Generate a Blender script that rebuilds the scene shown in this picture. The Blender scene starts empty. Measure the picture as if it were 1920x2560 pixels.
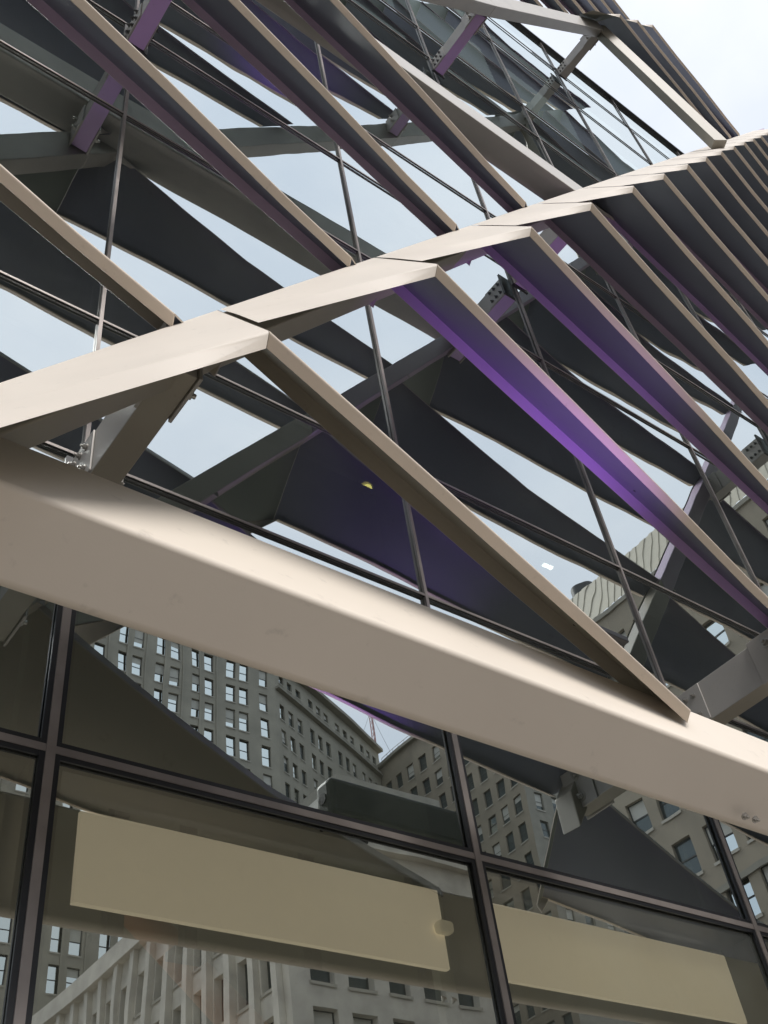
import bpy, math, random
from mathutils import Vector, Matrix
random.seed(4)
scene = bpy.context.scene
COL = scene.collection
R = math.radians
GZ = 1.6                                     # camera height above the pavement

# ---------------------------------------------------------------- camera
cam_d = bpy.data.cameras.new('camera')
cam = bpy.data.objects.new('camera', cam_d); COL.objects.link(cam); scene.camera = cam
yaw, pit, rol, FPX = 0.76063, 0.77357, -0.16939, 2623.9
fw = Vector((math.sin(yaw)*math.cos(pit), math.cos(yaw)*math.cos(pit), math.sin(pit)))
rt = fw.cross(Vector((0, 0, 1))).normalized(); up = rt.cross(fw)
r2 = math.cos(rol)*rt + math.sin(rol)*up
u2 = -math.sin(rol)*rt + math.cos(rol)*up
CAM = Vector((0, -2.3451, GZ))
cam.matrix_world = Matrix(((r2.x, u2.x, -fw.x, CAM.x), (r2.y, u2.y, -fw.y, CAM.y), (r2.z, u2.z, -fw.z, CAM.z), (0, 0, 0, 1)))
cam_d.sensor_fit = 'HORIZONTAL'; cam_d.sensor_width = 36.0; cam_d.lens = 36.0*FPX/1920
cam_d.clip_start = 0.05; cam_d.clip_end = 2000

# ---------------------------------------------------------------- world: bright overcast
w = bpy.data.worlds.new("World"); scene.world = w; w.use_nodes = True
nt = w.node_tree; nt.nodes.clear()
out = nt.nodes.new('ShaderNodeOutputWorld'); bg = nt.nodes.new('ShaderNodeBackground')
sky = nt.nodes.new('ShaderNodeTexSky'); sky.sky_type = 'NISHITA'; sky.sun_disc = False
SUN_EL, SUN_AZ = R(46), R(180)
sky.sun_elevation = SUN_EL; sky.sun_rotation = SUN_AZ
skym = nt.nodes.new('ShaderNodeMixRGB'); skym.blend_type = 'MULTIPLY'; skym.inputs[0].default_value = 1
skym.inputs[2].default_value = (0.1, 0.1, 0.1, 1)
tc = nt.nodes.new('ShaderNodeTexCoord'); mp = nt.nodes.new('ShaderNodeMapping'); mp.inputs['Scale'].default_value = (1.0, 1.0, 2.2)
no = nt.nodes.new('ShaderNodeTexNoise'); no.inputs['Scale'].default_value = 3.2; no.inputs['Detail'].default_value = 6; no.inputs['Roughness'].default_value = 0.5
cr = nt.nodes.new('ShaderNodeValToRGB')
cr.color_ramp.elements[0].position = 0.3; cr.color_ramp.elements[0].color = (0.37, 0.405, 0.465, 1)
cr.color_ramp.elements[1].position = 0.66; cr.color_ramp.elements[1].color = (0.50, 0.51, 0.54, 1)
mix = nt.nodes.new('ShaderNodeMixRGB'); mix.inputs[0].default_value = 0.93
L = nt.links.new
L(tc.outputs['Generated'], mp.inputs[0]); L(mp.outputs[0], no.inputs['Vector']); L(no.outputs['Fac'], cr.inputs[0])
L(sky.outputs[0], skym.inputs[1]); L(skym.outputs[0], mix.inputs[1]); L(cr.outputs[0], mix.inputs[2])
sx = nt.nodes.new('ShaderNodeSeparateXYZ'); zr = nt.nodes.new('ShaderNodeMapRange')
zr.inputs['From Min'].default_value = 0.0; zr.inputs['From Max'].default_value = 1.0; zr.inputs['To Min'].default_value = 0.7; zr.inputs['To Max'].default_value = 1.15
L(tc.outputs['Generated'], sx.inputs[0]); L(sx.outputs['Z'], zr.inputs[0])
mz = nt.nodes.new('ShaderNodeVectorMath'); mz.operation = 'SCALE'; L(mix.outputs[0], mz.inputs[0]); L(zr.outputs[0], mz.inputs['Scale'])
L(mz.outputs[0], bg.inputs[0]); bg.inputs[1].default_value = 1.0; L(bg.outputs[0], out.inputs[0])

# ---------------------------------------------------------------- sun behind the cloud
sl = bpy.data.lights.new('sun', 'SUN'); sl.energy = 1.5; sl.angle = R(24); sl.color = (1, 0.96, 0.91)
so = bpy.data.objects.new('sun', sl); COL.objects.link(so)
so.rotation_euler = (R(90)-SUN_EL, 0, R(-4)); so.location = (0, -20, 40)

scene.view_settings.view_transform = 'Standard'; scene.view_settings.look = 'None'
scene.view_settings.exposure = 1.02; scene.view_settings.gamma = 1
cy = scene.cycles
cy.max_bounces = 10; cy.glossy_bounces = 6; cy.transparent_max_bounces = 12; cy.diffuse_bounces = 4
cy.caustics_reflective = False; cy.caustics_refractive = False

# ================================================================ helpers
def mat(name, col, rough=0.5, metal=0.0, noise=0.0, nscale=8, bump=0.0, bscale=60, spec=0.5, noise2=None, coat=0.0):
    m = bpy.data.materials.new(name); m.use_nodes = True; n = m.node_tree.nodes; l = m.node_tree.links
    b = n['Principled BSDF']; b.inputs['Base Color'].default_value = (*col, 1)
    b.inputs['Roughness'].default_value = rough; b.inputs['Metallic'].default_value = metal
    b.inputs['Specular IOR Level'].default_value = spec
    if coat: b.inputs['Coat Weight'].default_value = coat
    t = n.new('ShaderNodeTexCoord')
    if noise:
        x = n.new('ShaderNodeTexNoise'); x.inputs['Scale'].default_value = nscale; x.inputs['Detail'].default_value = 5
        rp = n.new('ShaderNodeValToRGB'); a = 1-noise; c = 1+noise*0.6
        rp.color_ramp.elements[0].position = 0.3; rp.color_ramp.elements[1].position = 0.7
        c2 = noise2 or col
        rp.color_ramp.elements[0].color = (c2[0]*a, c2[1]*a, c2[2]*a, 1)
        rp.color_ramp.elements[1].color = (min(1, col[0]*c), min(1, col[1]*c), min(1, col[2]*c), 1)
        l.new(t.outputs['Object'], x.inputs['Vector']); l.new(x.outputs['Fac'], rp.inputs[0])
        sp = n.new('ShaderNodeTexNoise'); sp.inputs['Scale'].default_value = nscale*9; sp.inputs['Detail'].default_value = 8; sp.inputs['Roughness'].default_value = 0.65
        sr = n.new('ShaderNodeMapRange'); sr.inputs['From Min'].default_value = 0.62; sr.inputs['From Max'].default_value = 0.74; sr.inputs['To Min'].default_value = 1.0; sr.inputs['To Max'].default_value = 0.84
        sc_ = n.new('ShaderNodeVectorMath'); sc_.operation = 'SCALE'
        l.new(t.outputs['Object'], sp.inputs['Vector']); l.new(sp.outputs['Fac'], sr.inputs[0]); l.new(rp.outputs[0], sc_.inputs[0]); l.new(sr.outputs[0], sc_.inputs['Scale'])
        l.new(sc_.outputs[0], b.inputs['Base Color'])
        mr = n.new('ShaderNodeMapRange'); mr.inputs['To Min'].default_value = rough*0.85; mr.inputs['To Max'].default_value = min(1, rough*1.2)
        l.new(x.outputs['Fac'], mr.inputs[0]); l.new(mr.outputs[0], b.inputs['Roughness'])
    if bump:
        y = n.new('ShaderNodeTexNoise'); y.inputs['Scale'].default_value = bscale; y.inputs['Detail'].default_value = 4
        bp = n.new('ShaderNodeBump'); bp.inputs['Strength'].default_value = bump; bp.inputs['Distance'].default_value = 0.01
        l.new(t.outputs['Object'], y.inputs['Vector']); l.new(y.outputs['Fac'], bp.inputs['Height']); l.new(bp.outputs[0], b.inputs['Normal'])
    return m

M = {}
M['champagne'] = mat('champagne_paint', (0.66, 0.57, 0.475), 0.52, 0.0, 0.05, 3, 0.03, 180)
M['fascia'] = mat('fascia_beige_paint', (0.74, 0.665, 0.575), 0.6, 0.0, 0.05, 1.5, 0.03, 220)
M['champagne2'] = mat('champagne_paint_dusty', (0.64, 0.58, 0.51), 0.58, 0.0, 0.07, 2.2, 0.03, 160)
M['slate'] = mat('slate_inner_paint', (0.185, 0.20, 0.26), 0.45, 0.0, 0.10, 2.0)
M['violet'] = mat('violet_painted_light', (0.62, 0.43, 0.78), 0.42, 0.0, 0.08, 2.0)  # violet lamp light painted into the colour
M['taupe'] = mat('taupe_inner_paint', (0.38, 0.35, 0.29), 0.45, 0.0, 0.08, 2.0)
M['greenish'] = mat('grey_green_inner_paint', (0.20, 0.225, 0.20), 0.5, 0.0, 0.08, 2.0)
M['mauve'] = mat('mauve_painted_light', (0.50, 0.39, 0.53), 0.45, 0.0, 0.08, 2.0)  # weaker tint of the same lamp light, held in the base colour
M['steel_grey'] = mat('grey_steel_paint', (0.45, 0.43, 0.40), 0.45, 0.1, 0.08, 4, 0.04, 150)
M['bolt'] = mat('zinc_bolt', (0.42, 0.40, 0.37), 0.35, 0.7)
M['bolt_dark'] = mat('dark_bolt', (0.10, 0.10, 0.10), 0.45, 0.4)
M['mullion'] = mat('mullion_bronze', (0.28, 0.25, 0.235), 0.35, 0.35, 0.25, 6, 0.05, 90)
M['black'] = mat('black_frame', (0.012, 0.013, 0.016), 0.4)
M['dark_wall'] = mat('dark_interior', (0.022, 0.024, 0.035), 0.8)
M['slab'] = mat('spandrel_olive', (0.10, 0.11, 0.085), 0.8, 0, 0.1, 2)
M['spandrel'] = mat('spandrel_grey_green', (0.30, 0.32, 0.24), 0.8, 0, 0.08, 2)
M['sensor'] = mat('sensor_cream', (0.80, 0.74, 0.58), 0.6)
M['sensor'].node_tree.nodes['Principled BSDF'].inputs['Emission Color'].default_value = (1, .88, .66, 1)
M['sensor'].node_tree.nodes['Principled BSDF'].inputs['Emission Strength'].default_value = .12  # faint stand-in glow to go with the valance, no lamp
M['room'] = mat('room_wall', (0.20, 0.19, 0.165), 0.8, 0, 0.15, 2)
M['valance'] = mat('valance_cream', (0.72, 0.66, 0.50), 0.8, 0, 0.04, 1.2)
_v = M['valance'].node_tree.nodes['Principled BSDF']; _v.inputs['Emission Color'].default_value = (1, .87, .68, 1); _v.inputs['Emission Strength'].default_value = .27  # emission stands in for room light on the valance
M['pier'] = mat('pier_greygreen', (0.22, 0.24, 0.215), 0.7)
M['stone'] = mat('tower_stone', (0.37, 0.345, 0.28), 0.85, 0, 0.18, 0.35, 0.2, 6)
M['stone2'] = mat('tower_stone_warm', (0.33, 0.285, 0.215), 0.85, 0, 0.18, 0.4, 0.2, 6)
M['terracotta'] = mat('white_terracotta', (0.66, 0.62, 0.54), 0.7, 0, 0.2, 0.8, 0.2, 8)
M['stone_trim'] = mat('stone_trim', (0.30, 0.28, 0.23), 0.85, 0, 0.15, 1)
M['roofing'] = mat('ribbed_metal_roof', (0.46, 0.42, 0.33), 0.6, 0.1, 0.1, 1)
M['asphalt'] = mat('asphalt', (0.05, 0.05, 0.052), 0.9, 0, 0.2, 3, 0.3, 60)
M['concrete'] = mat('pavement', (0.36, 0.33, 0.295), 0.85, 0, 0.15, 1.5, 0.2, 30)
M['sash'] = mat('window_sash', (0.06, 0.06, 0.055), 0.5)
M['sill'] = mat('window_sill_stone', (0.46, 0.43, 0.36), 0.8)
M['orange'] = mat('orange_pipe', (0.42, 0.16, 0.06), 0.5)
M['mast'] = mat('mast_paint', (0.55, 0.30, 0.28), 0.6)
M['railm'] = mat('rail_steel', (0.35, 0.35, 0.33), 0.5, 0.5)

M['dark_green'] = mat('dark_green_housing', (0.10, 0.115, 0.095), 0.5, 0.0, 0.1, 4)
def emit(name, col, s):
    m = bpy.data.materials.new(name); m.use_nodes = True; n = m.node_tree.nodes; n.clear()
    e = n.new('ShaderNodeEmission'); o = n.new('ShaderNodeOutputMaterial'); e.inputs[0].default_value = (*col, 1); e.inputs[1].default_value = s
    m.node_tree.links.new(e.outputs[0], o.inputs[0]); return m
M['warm_lamp'] = emit('warm_lamp', (1, 0.78, 0.22), 3.0)
M['white_lamp'] = emit('white_lamp', (1, 0.97, 0.9), 4.0)
M['office_lamp'] = emit('office_lamp', (1, 0.93, 0.6), 1.6)

def glass_mat(name, refl, tint, rcol, wav=0.35, dust=0.02):
    m = bpy.data.materials.new(name); m.use_nodes = True; n = m.node_tree.nodes; l = m.node_tree.links; n.clear()
    o = n.new('ShaderNodeOutputMaterial'); g = n.new('ShaderNodeBsdfGlossy'); t = n.new('ShaderNodeBsdfTransparent'); mx = n.new('ShaderNodeMixShader')
    g.inputs['Roughness'].default_value = 0.0; g.inputs['Color'].default_value = (*rcol, 1); t.inputs[0].default_value = (*tint, 1)
    lw = n.new('ShaderNodeLayerWeight'); lw.inputs['Blend'].default_value = 0.25
    mr = n.new('ShaderNodeMapRange'); mr.inputs['To Min'].default_value = refl; mr.inputs['To Max'].default_value = 0.97
    l.new(lw.outputs['Fresnel'], mr.inputs[0]); l.new(mr.outputs[0], mx.inputs[0])
    tcn = n.new('ShaderNodeTexCoord'); oi = n.new('ShaderNodeObjectInfo'); mpn = n.new('ShaderNodeMapping')
    cmb = n.new('ShaderNodeCombineXYZ'); mu = n.new('ShaderNodeMath'); mu.operation = 'MULTIPLY'; mu.inputs[1].default_value = 37.0
    l.new(oi.outputs['Random'], mu.inputs[0]); l.new(mu.outputs[0], cmb.inputs[0]); l.new(mu.outputs[0], cmb.inputs[2])
    l.new(tcn.outputs['Object'], mpn.inputs[0]); l.new(cmb.outputs[0], mpn.inputs['Location'])
    x = n.new('ShaderNodeTexNoise'); x.inputs['Scale'].default_value = 1.5; x.inputs['Detail'].default_value = 1.5; x.inputs['Roughness'].default_value = 0.4
    bp = n.new('ShaderNodeBump'); bp.inputs['Strength'].default_value = 1.0; bp.inputs['Distance'].default_value = 0.01*wav
    l.new(mpn.outputs[0], x.inputs['Vector']); l.new(x.outputs['Fac'], bp.inputs['Height']); l.new(bp.outputs[0], g.inputs['Normal'])
    l.new(t.outputs[0], mx.inputs[1]); l.new(g.outputs[0], mx.inputs[2])
    df = n.new('ShaderNodeBsdfDiffuse'); df.inputs[0].default_value = (.62, .66, .58, 1); m2 = n.new('ShaderNodeMixShader')    # thin film of dust
    dn = n.new('ShaderNodeTexNoise'); dn.inputs['Scale'].default_value = 5; dn.inputs['Detail'].default_value = 9; dn.inputs['Roughness'].default_value = .7
    dm = n.new('ShaderNodeMapRange'); dm.inputs['From Min'].default_value = .3; dm.inputs['From Max'].default_value = .75; dm.inputs['To Min'].default_value = dust*.6; dm.inputs['To Max'].default_value = dust*1.6
    l.new(mpn.outputs[0], dn.inputs['Vector']); l.new(dn.outputs['Fac'], dm.inputs[0]); l.new(dm.outputs[0], m2.inputs[0])
    l.new(mx.outputs[0], m2.inputs[1]); l.new(df.outputs[0], m2.inputs[2]); l.new(m2.outputs[0], o.inputs[0])
    return m
M['glass_up'] = glass_mat('coated_glass', 0.70, (0.30, 0.36, 0.31), (0.90, 0.975, 0.985), 0.16)
M['glass_low'] = glass_mat('clear_glass', 0.54, (0.68, 0.67, 0.57), (0.93, 0.97, 0.93), 0.16, 0.05)
gw = bpy.data.materials.new('office_window_glass'); gw.use_nodes = True
_b = gw.node_tree.nodes['Principled BSDF']; _b.inputs['Base Color'].default_value = (0.80, 0.86, 0.85, 1); _b.inputs['Roughness'].default_value = 0.08; _b.inputs['Metallic'].default_value = 1.0
M['pane'] = gw
gw2 = bpy.data.materials.new('office_window_glass_dark'); gw2.use_nodes = True
_b = gw2.node_tree.nodes['Principled BSDF']; _b.inputs['Base Color'].default_value = (0.10, 0.12, 0.12, 1); _b.inputs['Roughness'].default_value = 0.15; _b.inputs['Metallic'].default_value = 0.5
M['pane_dark'] = gw2

class MB:
    def __init__(s): s.v = []; s.f = []; s.m = []; s.sm = []
    def add(s, vs, fs, mi=0, smooth=False):
        k = len(s.v); s.v += [tuple(v) for v in vs]
        for f in fs: s.f.append([k+i for i in f]); s.m.append(mi); s.sm.append(smooth)
    def box(s, a, b, mi=0):
        x0, y0, z0 = a; x1, y1, z1 = b
        s.add([(x0,y0,z0),(x1,y0,z0),(x1,y1,z0),(x0,y1,z0),(x0,y0,z1),(x1,y0,z1),(x1,y1,z1),(x0,y1,z1)],
              [(3,2,1,0),(4,5,6,7),(0,1,5,4),(1,2,6,5),(2,3,7,6),(3,0,4,7)], mi)
    def beam(s, a, b, wx, wz, upv=(0, 0, 1), mi=0):
        a = Vector(a); b = Vector(b); d = (b-a).normalized(); u = Vector(upv); sd = d.cross(u).normalized(); u = sd.cross(d).normalized()
        vs = [p+sd*i*wx/2+u*j*wz/2 for p in (a, b) for i, j in ((-1,-1),(1,-1),(1,1),(-1,1))]
        s.add(vs, [(0,3,2,1),(4,5,6,7),(0,1,5,4),(1,2,6,5),(2,3,7,6),(3,0,4,7)], mi)
    def cyl(s, a, b, r, n=12, mi=0, r2=None, smooth=True):
        a = Vector(a); b = Vector(b); d = (b-a).normalized(); r2 = r if r2 is None else r2
        t = Vector((0, 0, 1)) if abs(d.z) < 0.9 else Vector((1, 0, 0)); e = d.cross(t).normalized(); g = d.cross(e)
        vs = []
        for p, q in ((a, r), (b, r2)):
            for i in range(n):
                an = 2*math.pi*i/n; vs.append(p+e*math.cos(an)*q+g*math.sin(an)*q)
        s.add(vs, [(i, (i+1) % n, n+(i+1) % n, n+i) for i in range(n)], mi, smooth)
        s.add(vs, [tuple(range(n))[::-1], tuple(range(n, 2*n))], mi)
    def build(s, name, mats, parent=None, bevel=0.0):
        me = bpy.data.meshes.new(name); me.from_pydata(s.v, [], s.f)
        for m in (mats if isinstance(mats, (list, tuple)) else [mats]): me.materials.append(m)
        me.polygons.foreach_set('material_index', s.m); me.polygons.foreach_set('use_smooth', s.sm)
        me.update()
        o = bpy.data.objects.new(name, me); COL.objects.link(o)
        if parent: o.parent = parent; o.matrix_parent_inverse = parent.matrix_world.inverted() if False else Matrix.Translation(-parent.location)
        if bevel:
            b = o.modifiers.new('bevel', 'BEVEL'); b.width = bevel; b.segments = 3; b.limit_method = 'ANGLE'; b.angle_limit = R(30)
            b.harden_normals = False
            for p in me.polygons: p.use_smooth = False
        return o
def soften(o):
    for p in o.data.polygons: p.use_smooth = True
    w_ = o.modifiers.new('weighted', 'WEIGHTED_NORMAL'); w_.keep_sharp = True; w_.weight = 100
def tag(o, label=None, cat=None, group=None, kind=None):
    if label: o['label'] = label
    if cat: o['category'] = cat
    if group: o['group'] = group
    if kind: o['kind'] = kind
    return o
def empty(name, loc=(0, 0, 0)):
    o = bpy.data.objects.new(name, None); o.location = loc; o.empty_display_size = 0.2; COL.objects.link(o); return o

# ================================================================ ground
m = MB(); m.add([(-900,-900,-0.13),(900,-900,-0.13),(900,900,-0.13),(-900,900,-0.13)], [(0,1,2,3)]); tag(m.build('road', M['asphalt']), kind='structure')
m = MB(); m.box((-60, -5.5, -0.12), (60, 40, 0.0)); tag(m.build('pavement', M['concrete']), kind='structure')
m = MB(); m.box((-60, -75, -0.12), (28, -20, 0.0)); tag(m.build('far_pavement', M['concrete']), kind='structure')

# ================================================================ folded louver screen
SC = 0.54                                    # size of the screen about the lens point used to measure it
def RP(x, y, z):                             # measured point -> world
    return Vector((x*SC, -2.3451+SC*(y+2.3451), GZ+SC*z))
T1 = (1.702, 4.10); ST = (1.3868, 1.787); CX = 5.52
def rail(tab, u):
    for a, b in zip(tab[:-1], tab[1:]):
        if u <= b[0] or b is tab[-1]:
            t = (u-a[0])/(b[0]-a[0]); return Vector((u, a[1]+(b[1]-a[1])*t, a[2]+(b[2]-a[2])*t))
FT = [(0, 0, 0), (1.055, .163, -.262), (2.322, .331, -.648), (3.33, .49, -.93), (4.75, .69, -1.275)]
RT_ = [(0.0, .656, 1.083), (.5, .655, .80), (1.39, .672, .34), (2.13, .69, -.04), (3.33, .765, -.52), (4.75, .85, -1.06)]
def rF(u): return rail(FT, u)
def rR(u):
    v = rail(RT_, u); v.x += .111*max(0, 1-u/1.39); return v
def rG(u): return rF(u)+Vector((.022, .066, -.043))
def rQ(u):
    return rR(u)+Vector((-.022, .052, -.108)).lerp(Vector((-.022, .048, -.098)), min(u/2, 1))
BK = Vector((.111, .656, 1.083)); STV = Vector((ST[0], 0, ST[1])); LK = Vector((.022, .066, -.043))
def pF(s): return Vector((0, 0, 0)).lerp(BK.lerp(Vector((0, 0, 0)), .33)-STV+Vector((.01, -.012, 0)), s)
def pR(s): return BK.lerp(BK-STV, s)
def pG(s): return LK.lerp(BK.lerp(Vector((0, 0, 0)), .72)-STV+Vector((.01, -.012, 0)), s)
def pQ(s): return pR(s)+Vector((.03, .03, -.05))

def strip(mb, secs_out, secs_in, closed_ends=True, smooth=True, mo=0, mi=1):
    """secs_*: list of sections, each a list of points; outer skin and inner skin"""
    n = len(secs_out); k = len(secs_out[0])
    vs = [p for s in secs_out for p in s]+[p for s in secs_in for p in s]; off = n*k
    fo = [(i*k+j, i*k+j+1, (i+1)*k+j+1, (i+1)*k+j) for i in range(n-1) for j in range(k-1)]
    fi = [(off+i*k+j, off+(i+1)*k+j, off+(i+1)*k+j+1, off+i*k+j+1) for i in range(n-1) for j in range(k-1)]
    mb.add(vs, fo, mo, smooth); mb.add(vs, fi, mi, smooth)
    ed = []
    for i in range(n-1):
        ed.append((i*k, (i+1)*k, off+(i+1)*k, off+i*k)); ed.append((i*k+k-1, off+i*k+k-1, off+(i+1)*k+k-1, (i+1)*k+k-1))
    for i in (0, n-1):
        for j in range(k-1):
            ed.append((i*k+j, off+i*k+j, off+i*k+j+1, i*k+j+1))
    mb.add(vs, ed, mo, False)
def bez(a, c, b, n=6):
    return [a*(1-t)**2+c*2*t*(1-t)+b*t*t for t in [i/n for i in range(n+1)]]
def profile(rf, rr, rg, rq, us, r=0.022, rl=0.02, th=0.012):
    A = [[], []]; B_ = [[], []]; C_ = [[], []]
    for u in us:
        uf, ur = (u if isinstance(u, tuple) else (u, u))
        F, Rr, G, Q = rf(uf), rr(ur), rg(uf), rq(ur)
        wd = (Rr-F).normalized(); ld = (G-F).normalized(); qd = (Q-Rr).normalized()
        # front lip with its rolled edge
        o = bez(F+wd*r, F, F+ld*r)+[G]
        inn = [p+(ld if i < 3 else (ld+wd).normalized() if i < 4 else wd)*th for i, p in enumerate(o)]
        A[0].append(o); A[1].append(inn)
        B_[0].append([F+wd*r, Rr-wd*rl]); B_[1].append([F+wd*r+ld*th, Rr-wd*rl+ld*th])
        o = bez(Rr-wd*rl, Rr, Rr+qd*rl*.8)+[Q]
        inn = [p+(ld if i < 3 else (ld-wd).normalized() if i < 4 else -wd)*th for i, p in enumerate(o)]
        C_[0].append(o); C_[1].append(inn)
    return A, B_, C_
UEND = (3.93, 4.38)
US = [0.0, .15, .6, 1.055, 1.39, 2.13, 2.322, 3.33, UEND]
def wrap(prof, org):
    return [[[RP(*(p+org)) for p in s] for s in side] for side in prof]
def louver(col, j, label, inner='slate', lip='mauve', plen=.985, uend=None, group='folded louvers of the sun screen'):
    ox, oz = T1[0]+(j-1)*ST[0]+col*CX, T1[1]+(j-1)*ST[1]
    org = Vector((ox, 0, oz)); root = empty('folded_louver', RP(*org))
    tag(root, label, 'louver', group)
    us = US if uend is None else [u for u in US[:-1] if u < uend[0]]+[uend]
    A, B_, C_ = profile(rF, rR, rG, rQ, us)
    champ = M['champagne']
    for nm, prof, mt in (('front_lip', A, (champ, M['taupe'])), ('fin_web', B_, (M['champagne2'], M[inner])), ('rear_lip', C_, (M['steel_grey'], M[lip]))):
        a, b = wrap(prof, org); mb = MB(); strip(mb, a, b); soften(mb.build(nm, list(mt), root))
    ss = [0.003+plen*i/4 for i in range(5)]
    A, B_, C_ = profile(pF, pR, pG, pQ, ss)
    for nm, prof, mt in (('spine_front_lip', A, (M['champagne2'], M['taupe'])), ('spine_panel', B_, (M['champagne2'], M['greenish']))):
        a, b = wrap(prof, org); mb = MB(); strip(mb, a, b); soften(mb.build(nm, list(mt), root))
    return root
ordn = ['', 'first', 'second', 'third', 'fourth', 'fifth', 'sixth', 'seventh', 'eighth', 'ninth', 'tenth', 'eleventh', 'twelfth', 'thirteenth', 'fourteenth', 'fifteenth', 'sixteenth']
for j in range(1, 17):
    lab = {1: 'beige folded louver nearest the camera, lowest of the spine, with a taupe inner lip',
           2: 'beige folded louver with a brightly glowing violet underside, just above the lowest one',
           3: 'folded louver with dark violet underside, third peak up the spine'}.get(j, 'beige edged folded louver with slate underside, %s peak up the main spine' % ordn[j])
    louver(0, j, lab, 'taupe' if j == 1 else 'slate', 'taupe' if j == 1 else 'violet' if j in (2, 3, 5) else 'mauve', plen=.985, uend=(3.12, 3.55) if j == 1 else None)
for j in range(1, 6):
    lab = ['', 'folded louver hidden behind the left end of the wide beam, lowest at the left',
           'beige fin at the left edge ending behind the lowest peak of the spine',
           'long beige fin crossing the upper left with mauve inner lip, ending behind the second peak',
           'beige fin with slate and mauve underside from the top edge to the third peak',
           'uppermost beige fin before the opening, ending at the fourth peak'][j]
    louver(-1, j, lab, 'slate', ['', 'taupe', 'taupe', 'mauve', 'mauve', 'mauve'][j])
for j in range(13, 16):
    louver(-1, j, 'dark undersided folded louver above the opening at the top right, %s of three' % ['lowest', 'middle', 'topmost'][j-13], group='louvers above the opening')
for j in range(2, 18):
    louver(-2, j, 'dark louver left of the slanted spine tube at the top edge, %s in that row' % (['', 'first']+ordn[2:]+['last'])[j-1], group='louvers left of the opening')
for j in range(1, 6):
    louver(1, j, 'beige louver of the next spine beyond the right edge, %s up' % ordn[j], group='louvers of the next spine', plen=.10 if j == 1 else .985)

# ---------------------------------------------------------------- horizontal beams
def unp(px, py, yw):                         # measured photograph pixel meets the vertical plane y = yw (used only to read off sizes)
    d = (r2*(px-960)/FPX - u2*(py-1280)/FPX + fw); t = (yw-CAM.y)/d.y; return CAM+d*t
def prism(mb, pts0, pts1, mi=0):
    n = len(pts0); vs = list(pts0)+list(pts1)
    mb.add(vs, [(i, (i+1) % n, n+(i+1) % n, n+i) for i in range(n)]+[tuple(range(n))[::-1], tuple(range(n, 2*n))], mi)
def hbeam(name, x0, x1, prof, material, label, r=0.02, cat='beam'):
    mb = MB(); prism(mb, [Vector((x0, y, z)) for y, z in prof], [Vector((x1, y, z)) for y, z in prof])
    o = mb.build(name, material, None, bevel=r); o.modifiers['bevel'].segments = 6; soften(o); return tag(o, label, cat)
yB = -0.79
zt = unp(960, 1471, yB+.09).z; zc = unp(960, 1563, yB-.05).z; zb = unp(960, 1772, yB+.10).z
hbeam('wide_fascia_beam', -6, 24, [(yB-.05, zc), (yB+.09, zt), (yB+.125, zt-.012), (yB+.125, zb+.012), (yB+.10, zb)], M['fascia'],
      'wide smooth beige fascia beam running right across the picture below the louvers', r=0.024)
yE = -0.72
zt = unp(1250, 320, yE+.05).z; zc = unp(1250, 342, yE-.02).z; zb = unp(1250, 400, yE+.13).z
xE = unp(1440, 470, yE).x+0.35
hbeam('horizontal_beam', -6, xE, [(yE-.02, zc), (yE+.05, zt), (yE+.19, zt-.005), (yE+.19, zb+.01), (yE+.13, zb)], M['steel_grey'],
      'pale beam with mauve underside crossing the top of the picture behind the upper fins', r=0.012)

# ================================================================ curtain wall
W = 1.5; V0 = 0.8882
ROWS = [-1.3, -.244, 1.603, 2.753, 3.568, 5.415, 6.564, 7.361, 9.21, 10.36, 11.17, 13.02, 14.17, 15.15]
ROWS = [z+GZ for z in ROWS]; ROWS[0] = 0.05
N0, N1 = -4, 17
bld = empty('glass_office_building', (V0+6*W, 6, 0)); tag(bld, 'dark glass curtain wall building with thin bronze mullions behind the louver screen', 'building')
def vx(n): return V0+n*W
pan = []
for n in range(N0, N1):
    for k in range(len(ROWS)-1):
        pan.append((n, k))
pan.sort(key=lambda a: (Vector((vx(a[0])+.75, 0, (ROWS[a[1]]+ROWS[a[1]+1])/2))-CAM).length + (50 if a[0] < -1 or a[1] < 1 else 0))
stuff = {True: MB(), False: MB()}
for i, (n, k) in enumerate(pan):
    low = k < 2
    x0, x1, z0, z1 = vx(n)+.003, vx(n+1)-.003, ROWS[k]+.003, ROWS[k+1]-.003
    mb = MB() if i < 98 else stuff[low]
    a_, b_, c_ = (random.uniform(-.0018, .0018) for _ in range(3))     # panes are never quite in one plane
    mb.add([(x0, .0145+a_, z0), (x1, .0145+b_, z0), (x1, .0145+b_+c_-a_, z1), (x0, .0145+c_, z1)], [(0, 1, 2, 3)])
    if i < 98: mb.build('glass_pane', M['glass_low'] if low else M['glass_up'], bld)
o = stuff[False].build('glass_pane', M['glass_up'], bld); o['kind'] = 'stuff'
if stuff[True].v:
    o = stuff[True].build('lower_glass_pane', M['glass_low'], bld); o['kind'] = 'stuff'
ZT = ROWS[-1]
for n in range(N0, N1+1):
    mb = MB(); x = vx(n)
    mb.box((x-.0078, -.003, ROWS[3]-.4), (x+.0078, .0112, ZT)); mb.box((x-.013, -.004, 0.02), (x+.013, .0112, ROWS[3]-.4)); mb.build('mullion', M['mullion'], bld)
    mb = MB(); mb.box((x-.029, .0005, 0.02), (x+.029, .0085, ROWS[3]-.41)); mb.build('gasket', M['black'], bld)
    mb = MB(); mb.box((x-.045, .02, 0.02), (x+.045, .16, ZT-.02)); mb.build('mullion_back', M['black'], bld)
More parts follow.
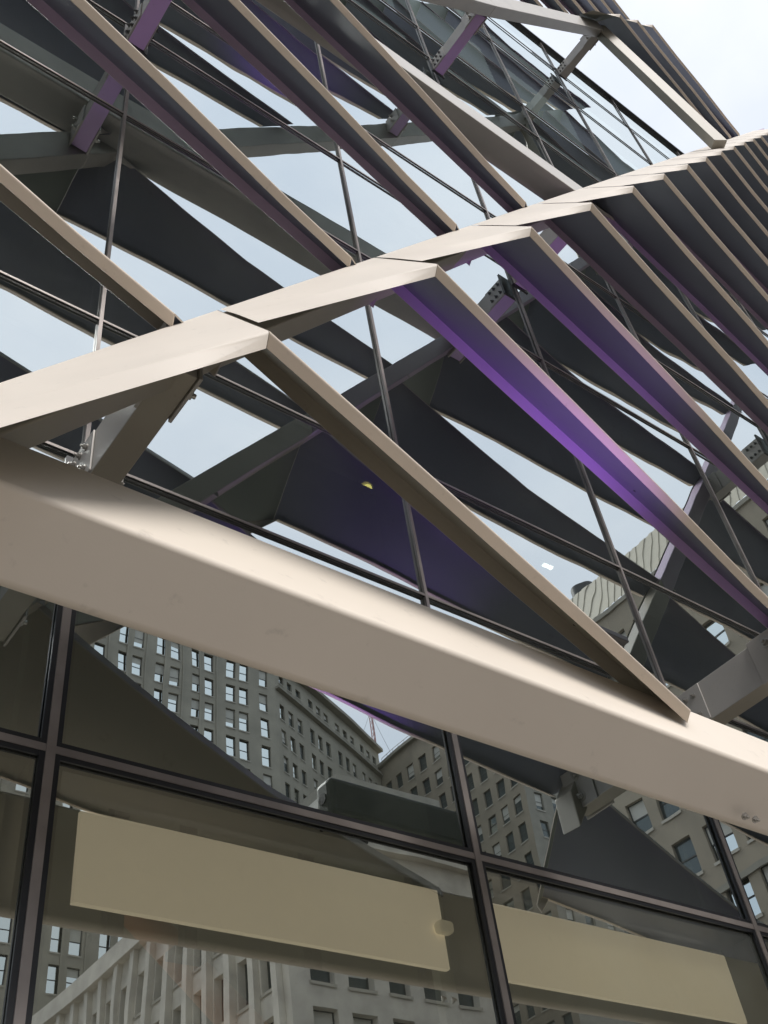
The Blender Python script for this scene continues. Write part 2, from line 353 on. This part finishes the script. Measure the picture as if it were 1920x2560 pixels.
for z in ROWS[1:-1]:
    hh = .011 if z < ROWS[3]-.1 else .006
    mb = MB(); mb.box((vx(N0), -.0015, z-hh), (vx(N1), .0105, z+hh)); mb.build('transom', M['mullion'], bld)
    gg = .026 if z < ROWS[3]-.1 else .0068
    mb = MB(); mb.box((vx(N0), .0012, z-gg), (vx(N1), .0078, z+gg)); mb.build('transom_gasket', M['black'], bld)
    mb = MB(); mb.box((vx(N0), .025, z-.04), (vx(N1), .15, z+.04)); mb.build('transom_back', M['black'], bld)
mb = MB(); mb.box((vx(N0), -.03, ZT-.03), (vx(N1), .12, ZT+.015)); mb.build('parapet_cap', M['black'], bld)
# inside the building
mb = MB(); mb.box((vx(N0), 5.5, 0), (vx(N1), 5.7, 10.9)); mb.build('interior_wall', M['dark_wall'], bld)
for z0, z1 in ((ROWS[3]+.05, ROWS[4]-.05), (ROWS[6]+.05, ROWS[7]-.05), (ROWS[9]+.05, ROWS[10]-.05)):
    mb = MB(); mb.box((vx(N0), .17, z0), (vx(N1), 5.4, z1)); mb.build('floor_slab', M['slab'], bld)
for n in range(N0, N1):
    mb = MB(); mb.box((vx(n)+.06, .17, ROWS[2]+.06), (vx(n+1)-.06, .19, ROWS[3]-.06)); mb.build('spandrel_panel', M['spandrel'], bld)
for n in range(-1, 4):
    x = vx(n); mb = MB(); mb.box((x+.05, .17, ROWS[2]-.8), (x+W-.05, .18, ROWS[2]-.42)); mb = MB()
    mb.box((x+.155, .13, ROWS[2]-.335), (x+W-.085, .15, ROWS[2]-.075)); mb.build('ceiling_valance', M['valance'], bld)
    mb = MB(); mb.box((x-.099, .165, .1), (x+.098, .2, ROWS[2]-.04)); mb.build('interior_pier', M['pier'], bld)


# ---------------------------------------------------------------- outrigger brackets and spine tubes
YS = -0.66                                    # spine tubes run this far in front of the glass
LV = [2.57, 6.33, 10.02, 13.95, 17.7]
def hexbolt(mb, p, d, r=.016, h=.014):
    p = Vector(p); d = Vector(d)
    mb.cyl(p, p+d*.004, r*1.5, 14); mb.cyl(p+d*.004, p+d*(.004+h), r, 6, smooth=False); mb.cyl(p+d*(.004+h), p+d*(.004+h*1.9), r*.5, 8)
def bracket(n, lv, label, under, nb=6):
    x = vx(n); z = GZ+LV[lv]; root = empty('outrigger_bracket', (x, 0, z)); tag(root, label, 'bracket', 'brackets holding the screen off the glass')
    mb = MB(); mb.box((x-.05, YS-.02, z-.10), (x+.05, -.035, z+.10), 0); mb.f and None
    # underside as its own face, violet and mauve ones with lamp light painted in
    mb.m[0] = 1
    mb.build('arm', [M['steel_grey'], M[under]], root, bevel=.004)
    for sd in (-1, 1):
        a_, b_ = sorted((sd*.051, sd*.058)); mb = MB(); mb.box((x+a_, -.20, z-.095), (x+b_, -.03, z+.095)); mb.build('splice_plate', M['steel_grey'], root, bevel=.002)
        a_, b_ = sorted((sd*.051, sd*.062)); mb = MB(); mb.box((x+a_, YS-.03, z-.11), (x+b_, YS+.16, z+.11)); mb.build('end_plate', M['steel_grey'], root, bevel=.002)
    mb = MB(); mb.box((x-.075, -.034, z-.12), (x+.075, -.019, z+.12)); mb.build('anchor_plate', M['black'], root)
    for i in range(2):
        for k in range(nb//2):
            for sd in (-1, 1):
                mb = MB(); hexbolt(mb, (x+sd*.058, -.065-k*.045, z+(.05 if i else -.05)), (sd, 0, 0), .009, .009)
                mb.build('bolt', M['bolt_dark'] if lv else M['bolt'], root)
    for zz in (-.06, .06):
        for sd in (-1, 1):
            mb = MB(); hexbolt(mb, (x+sd*.062, YS+.07, z+zz), (sd, 0, 0), .017, .014); mb.build('through_bolt', M['bolt'], root)
bracket(0, 0, 'grey box bracket under the lowest peak, rising from the wide beam at the left', 'taupe')
bracket(2, 0, 'large grey bracket with a big hex bolt at the right edge above the wide beam', 'taupe')
bracket(4, 0, 'grey bracket beyond the right edge above the wide beam', 'taupe')
bracket(0, 1, 'bracket with a plain violet underside at the top left', 'violet')
bracket(2, 1, 'bracket with six dark bolts and violet underside behind the third peak', 'violet')
bracket(4, 1, 'bolted bracket at the right edge between the second and third fins', 'steel_grey')
bracket(2, 2, 'long bolted bracket with violet underside below the slanted tube at the top', 'violet')
bracket(4, 2, 'bracket hidden behind the upper part of the main spine', 'mauve')
bracket(4, 3, 'bolted bracket against the open sky where the tubes meet at the top right', 'steel_grey')
def tube(pts, name, label, wy=.12, wz=.2, m_='steel_grey'):
    root = empty(name, pts[0]); tag(root, label, 'steel tube', 'steel tubes carrying the louvers')
    for i, (a, b) in enumerate(zip(pts[:-1], pts[1:])):
        a = Vector(a); b = Vector(b); d = (b-a).normalized()*.001
        mb = MB(); mb.beam(a+d, b-d, wy, wz); mb.build('tube_length', M[m_], root, bevel=.006)
    return root
tube([(vx(-2), YS-.09, GZ+LV[0]), (vx(0), YS-.09, GZ+LV[1]), (vx(2), YS-.09, GZ+LV[2]), (vx(4), YS-.09, GZ+LV[3])], 'spine_tube', 'slanted grey box tube crossing the top of the picture, edging the opening')
def spine(xa, xb, shift, label, first):
    zl = lambda x: GZ+2.85+(x-shift-1.01)*1.2884
    cuts = [xa]+[vx(n) for n in range(-3, 12) if xa+.2 < vx(n) < xb-.2]+[xb]
    root = empty('spine_tube', (xa, YS, zl(xa))); tag(root, label, 'steel tube', 'steel tubes carrying the louvers')
    for i, (a, b) in enumerate(zip(cuts[:-1], cuts[1:])):
        mb = MB(); ring = lambda x: [Vector((x, y, zl(x)+z)) for y, z in ((-.722, -.03), (-.722, -.215), (-.605, -.225), (-.605, -.03))]
        prism(mb, ring(a+.001), ring(b-.001)); mb.build('tube_length', M['taupe' if i <= first else 'mauve'], root, bevel=.006)
spine(-.2, 13.5, 0, 'taupe and mauve box tube showing just beneath the panels of the main spine', 1)
spine(3.77, 9, 2.98, 'grey tube of the next spine beyond the right edge', 0)
J = Vector((vx(4), YS-.09, GZ+LV[3]))
jr = unp(1788, 352, -1.0)
tube([J, J+(jr-J)*1.03], 'rail_tube', 'grey box tube running down right from the meeting point to the spine, sky behind it', .11, .17, 'taupe')

# ---------------------------------------------------------------- violet uplights sitting on the transoms
M['violet_lamp'] = emit('violet_lamp', (0.5, 0.12, 1.0), 3.0)
def uplight(x, zr, ln, watt, label, tx=0.0, ty=-.75, dz=.7, sz=.9):
    z = ROWS[zr]+.02; root = empty('violet_uplight', (x, -.05, z)); tag(root, label, 'lamp', 'violet uplights on the transoms')
    mb = MB(); mb.box((x-ln/2, -.052, z-.002), (x+ln/2, -.018, z+.016)); mb.build('housing', M['black'], root, bevel=.003)
    mb = MB(); mb.box((x-ln/2+.01, -.048, z+.0165), (x+ln/2-.01, -.022, z+.0185)); mb.build('lens', M['violet_lamp'], root)
    l_ = bpy.data.lights.new('violet_uplight_lamp', 'SPOT'); l_.energy = watt; l_.color = (.52, .20, 1.0); l_.spot_size = R(sz*100); l_.spot_blend = 1.0; l_.shadow_soft_size = 0
    lo = bpy.data.objects.new('violet_uplight_lamp', l_); COL.objects.link(lo); lo.location = (x, -.05, z+.04)
    d = Vector((tx, ty+.05, dz)); lo.rotation_euler = d.to_track_quat('-Z', 'Y').to_euler()
def fin_uplight(x, y, z, watt, d, label, lens=True):
    root = empty('violet_uplight', (x, y, z)); tag(root, label, 'lamp', 'violet uplights lying on the fins')
    mb = MB(); mb.box((x-.12, y-.015, z-.012), (x+.12, y+.015, z+.01)); mb.build('housing', M['black'], root, bevel=.003)
    mb = MB(); mb.box((x-.11, y-.01, z+.0105), (x+.11, y+.01, z+.0125)); mb.build('lens', M['violet_lamp' if lens else 'violet'], root)
    l_ = bpy.data.lights.new('violet_fin_lamp', 'SPOT'); l_.energy = watt; l_.color = (.55, .24, 1.0); l_.spot_size = R(80); l_.spot_blend = 1.0; l_.shadow_soft_size = 0
    lo = bpy.data.objects.new('violet_fin_lamp', l_); COL.objects.link(lo); lo.location = (x, y, z+.03); lo.rotation_euler = Vector(d).to_track_quat('-Z', 'Y').to_euler()
fin_uplight(2.42, -.73, GZ+2.06, 17, (.12, 0, 1), 'violet uplight lying out of sight on top of the lowest fin', False)
fin_uplight(3.1, -.75, GZ+3.03, 5, (.1, 0, 1), 'violet uplight lying out of sight on top of the second fin', False)
uplight(2.6, 8, .10, 12, 'slim violet uplight on the transom below the pale horizontal beam', .0, -.8, .9)

# ---------------------------------------------------------------- fittings hidden behind the fascia beam, seen only in the glass
fl = empty('long_light_box', (2.44, -.4, GZ+2.0)); tag(fl, 'long dark light box behind the wide beam, seen mirrored in the lower middle pane', 'light box')
mb = MB(); mb.box((2.10, -.46, GZ+1.90), (2.78, -.36, GZ+2.06)); mb.build('housing', M['dark_green'], fl, bevel=.025)
mb = MB(); mb.cyl((2.11, -.41, GZ+1.98), (2.095, -.41, GZ+1.98), .022, 16); mb.build('end_bolt', M['black'], fl)

# ================================================================ buildings across the street (seen in the glass)
def mir(px, py, yv):
    p = unp(px, py, yv); return Vector((p.x, -p.y, p.z))
def facade(root, o, dx, nrm, width, z0, z1, cols, rows, wall, recess=.3, panes=('pane',), lim=100, trim=None, lit=()):
    """o: corner on the ground, dx: unit direction along the wall, nrm: outward normal"""
    o = Vector(o); dx = Vector(dx); nrm = Vector(nrm)
    P = lambda x, z, d=0.0: o+dx*x+Vector((0, 0, z-o.z))-nrm*d
    xs = sorted(set([0, width]+[c for a in cols for c in a])); zs = sorted(set([z0, z1]+[c for a in rows for c in a]))
    cs = set(cols); rs = set(rows); mb = MB()
    for xa, xb in zip(xs[:-1], xs[1:]):
        for za, zb in zip(zs[:-1], zs[1:]):
            if (xa, xb) in cs and (za, zb) in rs:
                q = [P(xa, za), P(xb, za), P(xb, zb), P(xa, zb)]; r_ = [P(xa, za, recess), P(xb, za, recess), P(xb, zb, recess), P(xa, zb, recess)]
                mb.add(q+r_, [(0, 1, 5, 4), (1, 2, 6, 5), (2, 3, 7, 6), (3, 0, 4, 7)])
            else: mb.add([P(xa, za), P(xb, za), P(xb, zb), P(xa, zb)], [(0, 1, 2, 3)])
    mb.build('wall', wall, root)
    rest = MB(); k = 0; rnd = random.Random(int(width*10)+len(cols))
    for xa, xb in cols:
        for za, zb in rows:
            m_ = MB() if k < lim else rest
            pi = rnd.randrange(len(panes)); zm = za+(zb-za)*.5; f = .07
            m_.add([P(xa, za, recess-.02), P(xb, za, recess-.02), P(xb, zb, recess-.02), P(xa, zb, recess-.02)], [(0, 1, 2, 3)], pi)
            if rnd.random() < .45:    # pulled blind behind the upper sash
                zz = zb-(zb-za)*rnd.choice((.3, .5, .7))
                m_.add([P(xa+f, zz, recess-.03), P(xb-f, zz, recess-.03), P(xb-f, zb, recess-.03), P(xa+f, zb, recess-.03)], [(0, 1, 2, 3)], len(panes)+1)
            for (a, b, c, d) in ((xa, xb, za, za+f), (xa, xb, zb-f, zb), (xa, xa+f, za, zb), (xb-f, xb, za, zb), (xa, xb, zm-f*.5, zm+f*.5)):
                m_.add([P(a, c, recess-.07), P(b, c, recess-.07), P(b, d, recess-.07), P(a, d, recess-.07)], [(0, 1, 2, 3)], len(panes))
            m_.add([P(xa-.08, za-.16, -.08), P(xb+.08, za-.16, -.08), P(xb+.08, za, -.08), P(xa-.08, za, -.08), P(xa-.08, za, .05), P(xb+.08, za, .05)], [(0, 1, 2, 3), (3, 2, 5, 4)], len(panes)+2)
            mats = [M[p_] for p_ in panes]+[M['sash'], M['blind'], M['sill']]
            if k < lim: m_.build('window', mats, root)
            k += 1
    if rest.v:
        o_ = rest.build('window_grid', mats, root); o_['kind'] = 'stuff'
def solid(root, pts, z0, z1, material, name='block'):
    mb = MB(); prism(mb, [Vector((x, y, z0)) for x, y in pts], [Vector((x, y, z1)) for x, y in pts]); return mb.build(name, material, root)
M['blind'] = mat('window_blind', (0.55, 0.54, 0.48), 0.8)
def rows_(ztop, h, pitch, zmin):
    r = []; z = ztop
    while z-h > zmin: r.append((round(z-h, 3), round(z, 3))); z -= pitch
    return r
# tower A, front parallel to the glass, plus the wing turning away
A = empty('office_tower', (64, -90, 0)); tag(A, 'tall grey stone office block with paired sash windows, mirrored in the lower left pane', 'office tower', 'stone buildings across the street')
ca = []
for i in range(-3, 5):
    for q in (0, 1.85): ca.append((round(47.4-30.5+i*4.9+q-.6, 3), round(47.4-30.5+i*4.9+q+.7, 3)))
ca = [c for c in ca if c[0] > .3 and c[1] < 33.2]
AR = rows_(88.0+3.75, 2.65, 3.75, 40)
facade(A, (30.5, -90, 0), (1, 0, 0), (0, 1, 0), 33.5, 0, 95, ca, AR, M['stone'], lim=60, panes=('pane',))
wd = Vector((.913, -.407, 0)); wn = Vector((.407, .913, 0))
cw = []
for i in range(4):
    for q in (0, 2.0, 4.0): cw.append((round(1.0+i*6.9+q, 3), round(2.1+i*6.9+q, 3)))
facade(A, (64, -90, 0), wd, wn, 28, 0, 86.6, [c for c in cw if c[1] < 27.8], rows_(84.6, 1.3, 9, 80)+rows_(80.2, 2.2, 3.65, 40), M['stone'], lim=38, panes=('pane', 'pane_dark'))
for z, h, dp in ((86.2, .5, .9), (82.0, .35, .6)):
    mb = MB(); a = Vector((64, -90, z)); mb.beam(a+wn*dp/2, a+wd*28+wn*dp/2, dp, h); mb.build('cornice', M['stone_trim'], A)
mb = MB(); mb.box((30.5, -89.99, 88.4), (64.2, -89.7, 88.7)); mb.build('cornice', M['stone_trim'], A)
for i in range(9):
    x = 30.5+47.4-30.5-1.9+(i-4)*2.45; mb = MB(); mb.box((x-.12, -89.99, 20), (x+.12, -89.85, 88)); mb.build('pilaster', M['stone'], A)
solid(A, [(30.5, -90.5), (64, -90.5), (89, -101.8), (89, -125), (30.5, -125)], 0, 86, M['stone'])
# tower B, wall square to the glass
Bt = empty('office_tower', (89.3, -75, 0)); tag(Bt, 'warm stone tower with blinds half drawn, mirrored right of the sky gap', 'office tower', 'stone buildings across the street')
cb = [(round(1.2+i*2.55, 3), round(2.6+i*2.55, 3)) for i in range(10)]
facade(Bt, (89.3, -101.5, 0), (0, 1, 0), (-1, 0, 0), 26.5, 0, 83.5, cb, rows_(80.2, 2.3, 3.7, 18), M['stone2'], lim=90, panes=('pane_dark', 'pane', 'pane_dark'))
facade(Bt, (89.3, -75, 0), (1, 0, 0), (0, 1, 0), 24, 0, 83.5, [(round(1.5+i*3, 3), round(2.9+i*3, 3)) for i in range(7)], rows_(80.2, 2.3, 3.7, 46), M['stone_trim'], lim=0, panes=('pane_dark',))
solid(Bt, [(89.9, -75.6), (113, -75.6), (113, -125), (89.9, -125)], 0, 83.3, M['stone2'])
mb = MB(); mb.beam((89.1, -101.5, 83.4), (89.1, -75, 83.4), .7, .5); mb.build('cornice', M['stone_trim'], Bt)
mb = MB()
for i in range(8): mb.cyl((89.8, -101+i*1.4, 83.6), (89.8, -101+i*1.4, 85.0), .04, 6)
mb.beam((89.8, -101, 85), (89.8, -91.2, 85), .06, .06); mb.beam((89.8, -101, 84.3), (89.8, -91.2, 84.3), .06, .06); mb.build('roof_railing', M['railm'], Bt)
# building C near right, mansard roof
Cb = empty('office_tower', (45, -22, 0)); tag(Cb, 'tan stone building with ribbed mansard roof and arched top windows, mirrored at the right', 'office tower', 'stone buildings across the street')
cc = [(round(.9+i*2.05, 3), round(2.15+i*2.05, 3)) for i in range(9)]
facade(Cb, (45, -30.6, 0), (0, 1, 0), (-1, 0, 0), 19.5, 0, 41, cc, rows_(39.0, 1.95, 3.3, 12), M['stone2'], recess=.28, lim=72, panes=('pane_dark', 'pane'))
facade(Cb, (45, -30.6, 0), (1, 0, 0), (0, -1, 0), 14, 0, 41, [], [], M['stone2'])
solid(Cb, [(45.5, -30.4), (60, -30.4), (60, -11.1), (45.5, -11.1)], 0, 40.9, M['stone2'])
mb = MB()
for z in (12.5, 22.4, 32.3, 40.6): mb.box((44.85, -30.7, z), (44.99, -11.1, z+.3))
mb.build('string_course', M['stone_trim'], Cb)
mb = MB(); n_ = 60
for i in range(n_):
    y = -30.6+19.5*i/n_; d = .05 if i % 2 else 0
    mb.add([(44.9+d, y, 41), (44.9+d, y+19.5/n_, 41), (46.6+d, y+19.5/n_, 45), (46.6+d, y, 45)], [(0, 1, 2, 3)])
    mb.add([(44.9, y, 41), (44.95, y, 41), (46.65, y, 45), (46.6, y, 45)], [(0, 1, 2, 3)])
mb.add([(44.9, -30.6, 41), (46.6, -30.6, 45), (58, -30.6, 45), (58, -30.6, 41)], [(0, 1, 2, 3)])
mb.build('mansard_roof', M['roofing'], Cb)
mb = MB(); mb.cyl((47.5, -30, 45), (47.5, -30, 45.9), .7, 20); mb.build('roof_tank', M['sash'], Cb)
# ornate corner building and the pilastered block in front of it
def wall_x(root, X, y0, y1, zt, cols, rows, m_, **kw):       # face looking toward -x, y0 (near) .. y1 (far)
    facade(root, (X, -y1, 0), (0, 1, 0), (-1, 0, 0), y1-y0, 0, zt, cols, rows, m_, **kw)
Dd = empty('ornate_building', (49, -60, 0)); tag(Dd, 'white building corner with arches and a heavy bracketed cornice, mirrored below the grey office block', 'building', 'stone buildings across the street')
wall_x(Dd, 49, 60, 92, 45, [(round(2+i*4.2, 2), round(4.4+i*4.2, 2)) for i in range(7)], [(33.0, 37.5), (26, 30.5)], M['terracotta'], recess=.7, lim=14, panes=('pane_dark',))
facade(Dd, (49, -60, 0), (1, 0, 0), (0, 1, 0), 9.5, 0, 45, [(round(2+i*4.2, 2), round(4.4+i*4.2, 2)) for i in range(2)], [(33.0, 37.5), (26, 30.5)], M['terracotta'], recess=.7, lim=12, panes=('pane_dark',))
solid(Dd, [(49.9, -60.9), (58.4, -60.9), (58.4, -92), (49.9, -92)], 0, 44.9, M['terracotta'])
for z0, z1, d_ in ((45, 45.7, 1.1), (45.7, 46.6, 1.8), (46.6, 48.2, 1.2), (42.0, 42.4, .4)):
    mb = MB(); prism(mb, [(49-d_, -60+d_, z0), (59, -60+d_, z0), (59, -92, z0), (49-d_, -92, z0)], [(49-d_, -60+d_, z1), (59, -60+d_, z1), (59, -92, z1), (49-d_, -92, z1)]); mb.build('cornice', M['stone_trim'] if z0 > 46 else M['terracotta'], Dd)
mb = MB()
for i in range(28): mb.cyl((48.5, -60.3-i*1.1, 43.2), (48.5, -60.3-i*1.1, 44.9), .34, 8)
for i in range(8): mb.cyl((49.6+i*1.1, -59.5, 43.2), (49.6+i*1.1, -59.5, 44.9), .34, 8)
mb.build('cornice_bracket_row', M['terracotta'], Dd)
De = empty('pilastered_building', (29, -40, 0)); tag(De, 'pale block with close set pilasters and tall narrow windows, mirrored at the bottom left', 'building', 'stone buildings across the street')
cd = [(round(.7+i*2.15, 3), round(2.0+i*2.15, 3)) for i in range(19)]
wall_x(De, 29, 40, 82, 30, cd, rows_(27.6, 2.4, 3.6, 6), M['terracotta'], recess=.5, lim=70, panes=('pane_dark', 'pane', 'pane_dark'))
facade(De, (29, -40, 0), (1, 0, 0), (0, 1, 0), 13.5, 0, 30, [(round(1.2+i*2.4, 3), round(2.7+i*2.4, 3)) for i in range(5)], rows_(27.6, 2.4, 3.6, 6), M['terracotta'], recess=.5, lim=25, panes=('pane_dark',))
mb = MB()
for i in range(20): mb.box((28.62, -82+i*2.15+.05, 3), (28.99, -82+i*2.15+.55, 29.2))
mb.build('pilaster_row', M['terracotta'], De)
mb = MB(); mb.box((28.4, -82, 29.2), (42.8, -39.5, 30.4)); mb.build('cornice', M['terracotta'], De)
solid(De, [(29.6, -40.6), (42.4, -40.6), (42.4, -82), (29.6, -82)], 0, 29.1, M['terracotta'])
# radio mast
b0 = mir(944, 1890, 170); b1 = mir(924, 1775, 170)
ms = empty('radio_mast', b0); tag(ms, 'thin red and white radio mast with guy wires against the sky, mirrored in the gap', 'mast')
b1 = Vector((b0.x, b0.y, b1.z+8)); b0 = Vector((b0.x, b0.y, b0.z-30)); mb = MB(); rr = .55
for q in range(3):
    a_ = 2.1*q; e_ = Vector((math.cos(a_)*rr, math.sin(a_)*rr, 0)); mb.cyl(b0+e_, b1+e_, .13, 6)
hh = (b1-b0).z
for i in range(30):
    z = b0.z+hh*i/30
    for q in range(3):
        e1 = Vector((math.cos(2.1*q)*rr, math.sin(2.1*q)*rr, 0)); e2 = Vector((math.cos(2.1*q+2.1)*rr, math.sin(2.1*q+2.1)*rr, hh/30)); p0 = Vector((b0.x, b0.y, z))
        mb.cyl(p0+e1, p0+e2, .07, 5)
mb.build('lattice', M['mast'], ms)
mb = MB()
for sx in (-1, 1):
    mb.cyl(b1-Vector((0, 0, 8)), b0+Vector((sx*22, 0, 0)), .05, 5); mb.cyl(b1-Vector((0, 0, 20)), b0+Vector((sx*14, 0, 0)), .05, 5)
mb.build('guy_wire', M['railm'], ms)

# ================================================================ inside details
lp = unp(917, 1219, 1.3)
lt = empty('ceiling_downlight', lp); tag(lt, 'small round yellow downlight glowing behind the dark glass', 'lamp')
mb = MB(); mb.cyl(lp+Vector((0, 0, .0)), lp+Vector((0, 0, .05)), .055, 24); mb.build('housing', M['bolt'], lt)
mb = MB(); mb.cyl(lp+Vector((0, 0, -.03)), lp+Vector((0, 0, -.002)), .034, 24); mb.build('bulb', M['warm_lamp'], lt)
lp = unp(1368, 1416, 1.6)
lt = empty('ceiling_downlight', lp); tag(lt, 'small round white downlight glowing behind the pane left of the mansard reflection', 'lamp')
mb = MB(); mb.cyl(lp+Vector((0, 0, .0)), lp+Vector((0, 0, .04)), .06, 24); mb.build('housing', M['bolt'], lt)
mb = MB(); mb.cyl(lp+Vector((0, 0, -.012)), lp+Vector((0, 0, -.002)), .05, 24); mb.build('bulb', M['white_lamp'], lt)
# exit-less sensor box on the valance
sp = unp(1112, 2325, .128)
mb = MB(); mb.box((sp.x-.05, sp.y-.04, sp.z-.024), (sp.x+.01, sp.y, sp.z+.016)); tag(mb.build('motion_sensor', M['sensor'], None, bevel=.012), 'small cream sensor box fixed to the pale valance behind the lower glass', 'sensor')
for (px, py, w_) in ((290, 2300, .05), (478, 2330, .04), (792, 2390, .035), (1075, 2440, .035)):
    q = unp(px, py, .9); mb = MB(); mb.box((q.x-w_*.6, q.y, q.z-.06), (q.x+w_*.6, q.y+.05, q.z+.9)); mb.box((q.x-w_*1.7, q.y-.01, q.z-.09), (q.x+w_*1.7, q.y+.06, q.z-.06))
    tag(mb.build('hanging_track', M['black']), 'black hanging track bracket inside behind the lower glass, %s from the left' % {290: 'first', 478: 'second', 792: 'third', 1075: 'fourth'}[px], 'track bracket', 'hanging brackets inside')
a = unp(330, 2270, 1.6); b = unp(640, 2600, 1.2); mb = MB(); mb.cyl(a, b, .07, 20); tag(mb.build('orange_pipe', M['orange']), 'slanting orange pipe inside, seen behind the lower left pane', 'pipe')
# strip lamp added to brighten the ground floor room
fx = empty('added_strip_light', (3.6, 1.2, ROWS[2]+.55)); tag(fx, 'long strip light added to brighten the ground floor room', 'lamp')
mb = MB(); mb.box((0.6, 1.15, ROWS[2]-1.25), (6.6, 1.25, ROWS[2]-1.2)); mb.build('tube', M['white_lamp'], fx)
fas = [o for o in COL.objects if o.name == 'wide_fascia_beam'][0]
for qx, qy in ((1860, 2040), (1886, 2048), (1916, 1996)):
    q = unp(qx, qy, yB+.055); mb = MB(); hexbolt(mb, q, (0, -.75, -.66), .008, .008); mb.build('bolt', M['bolt'], fas)
print('VERTS ok')
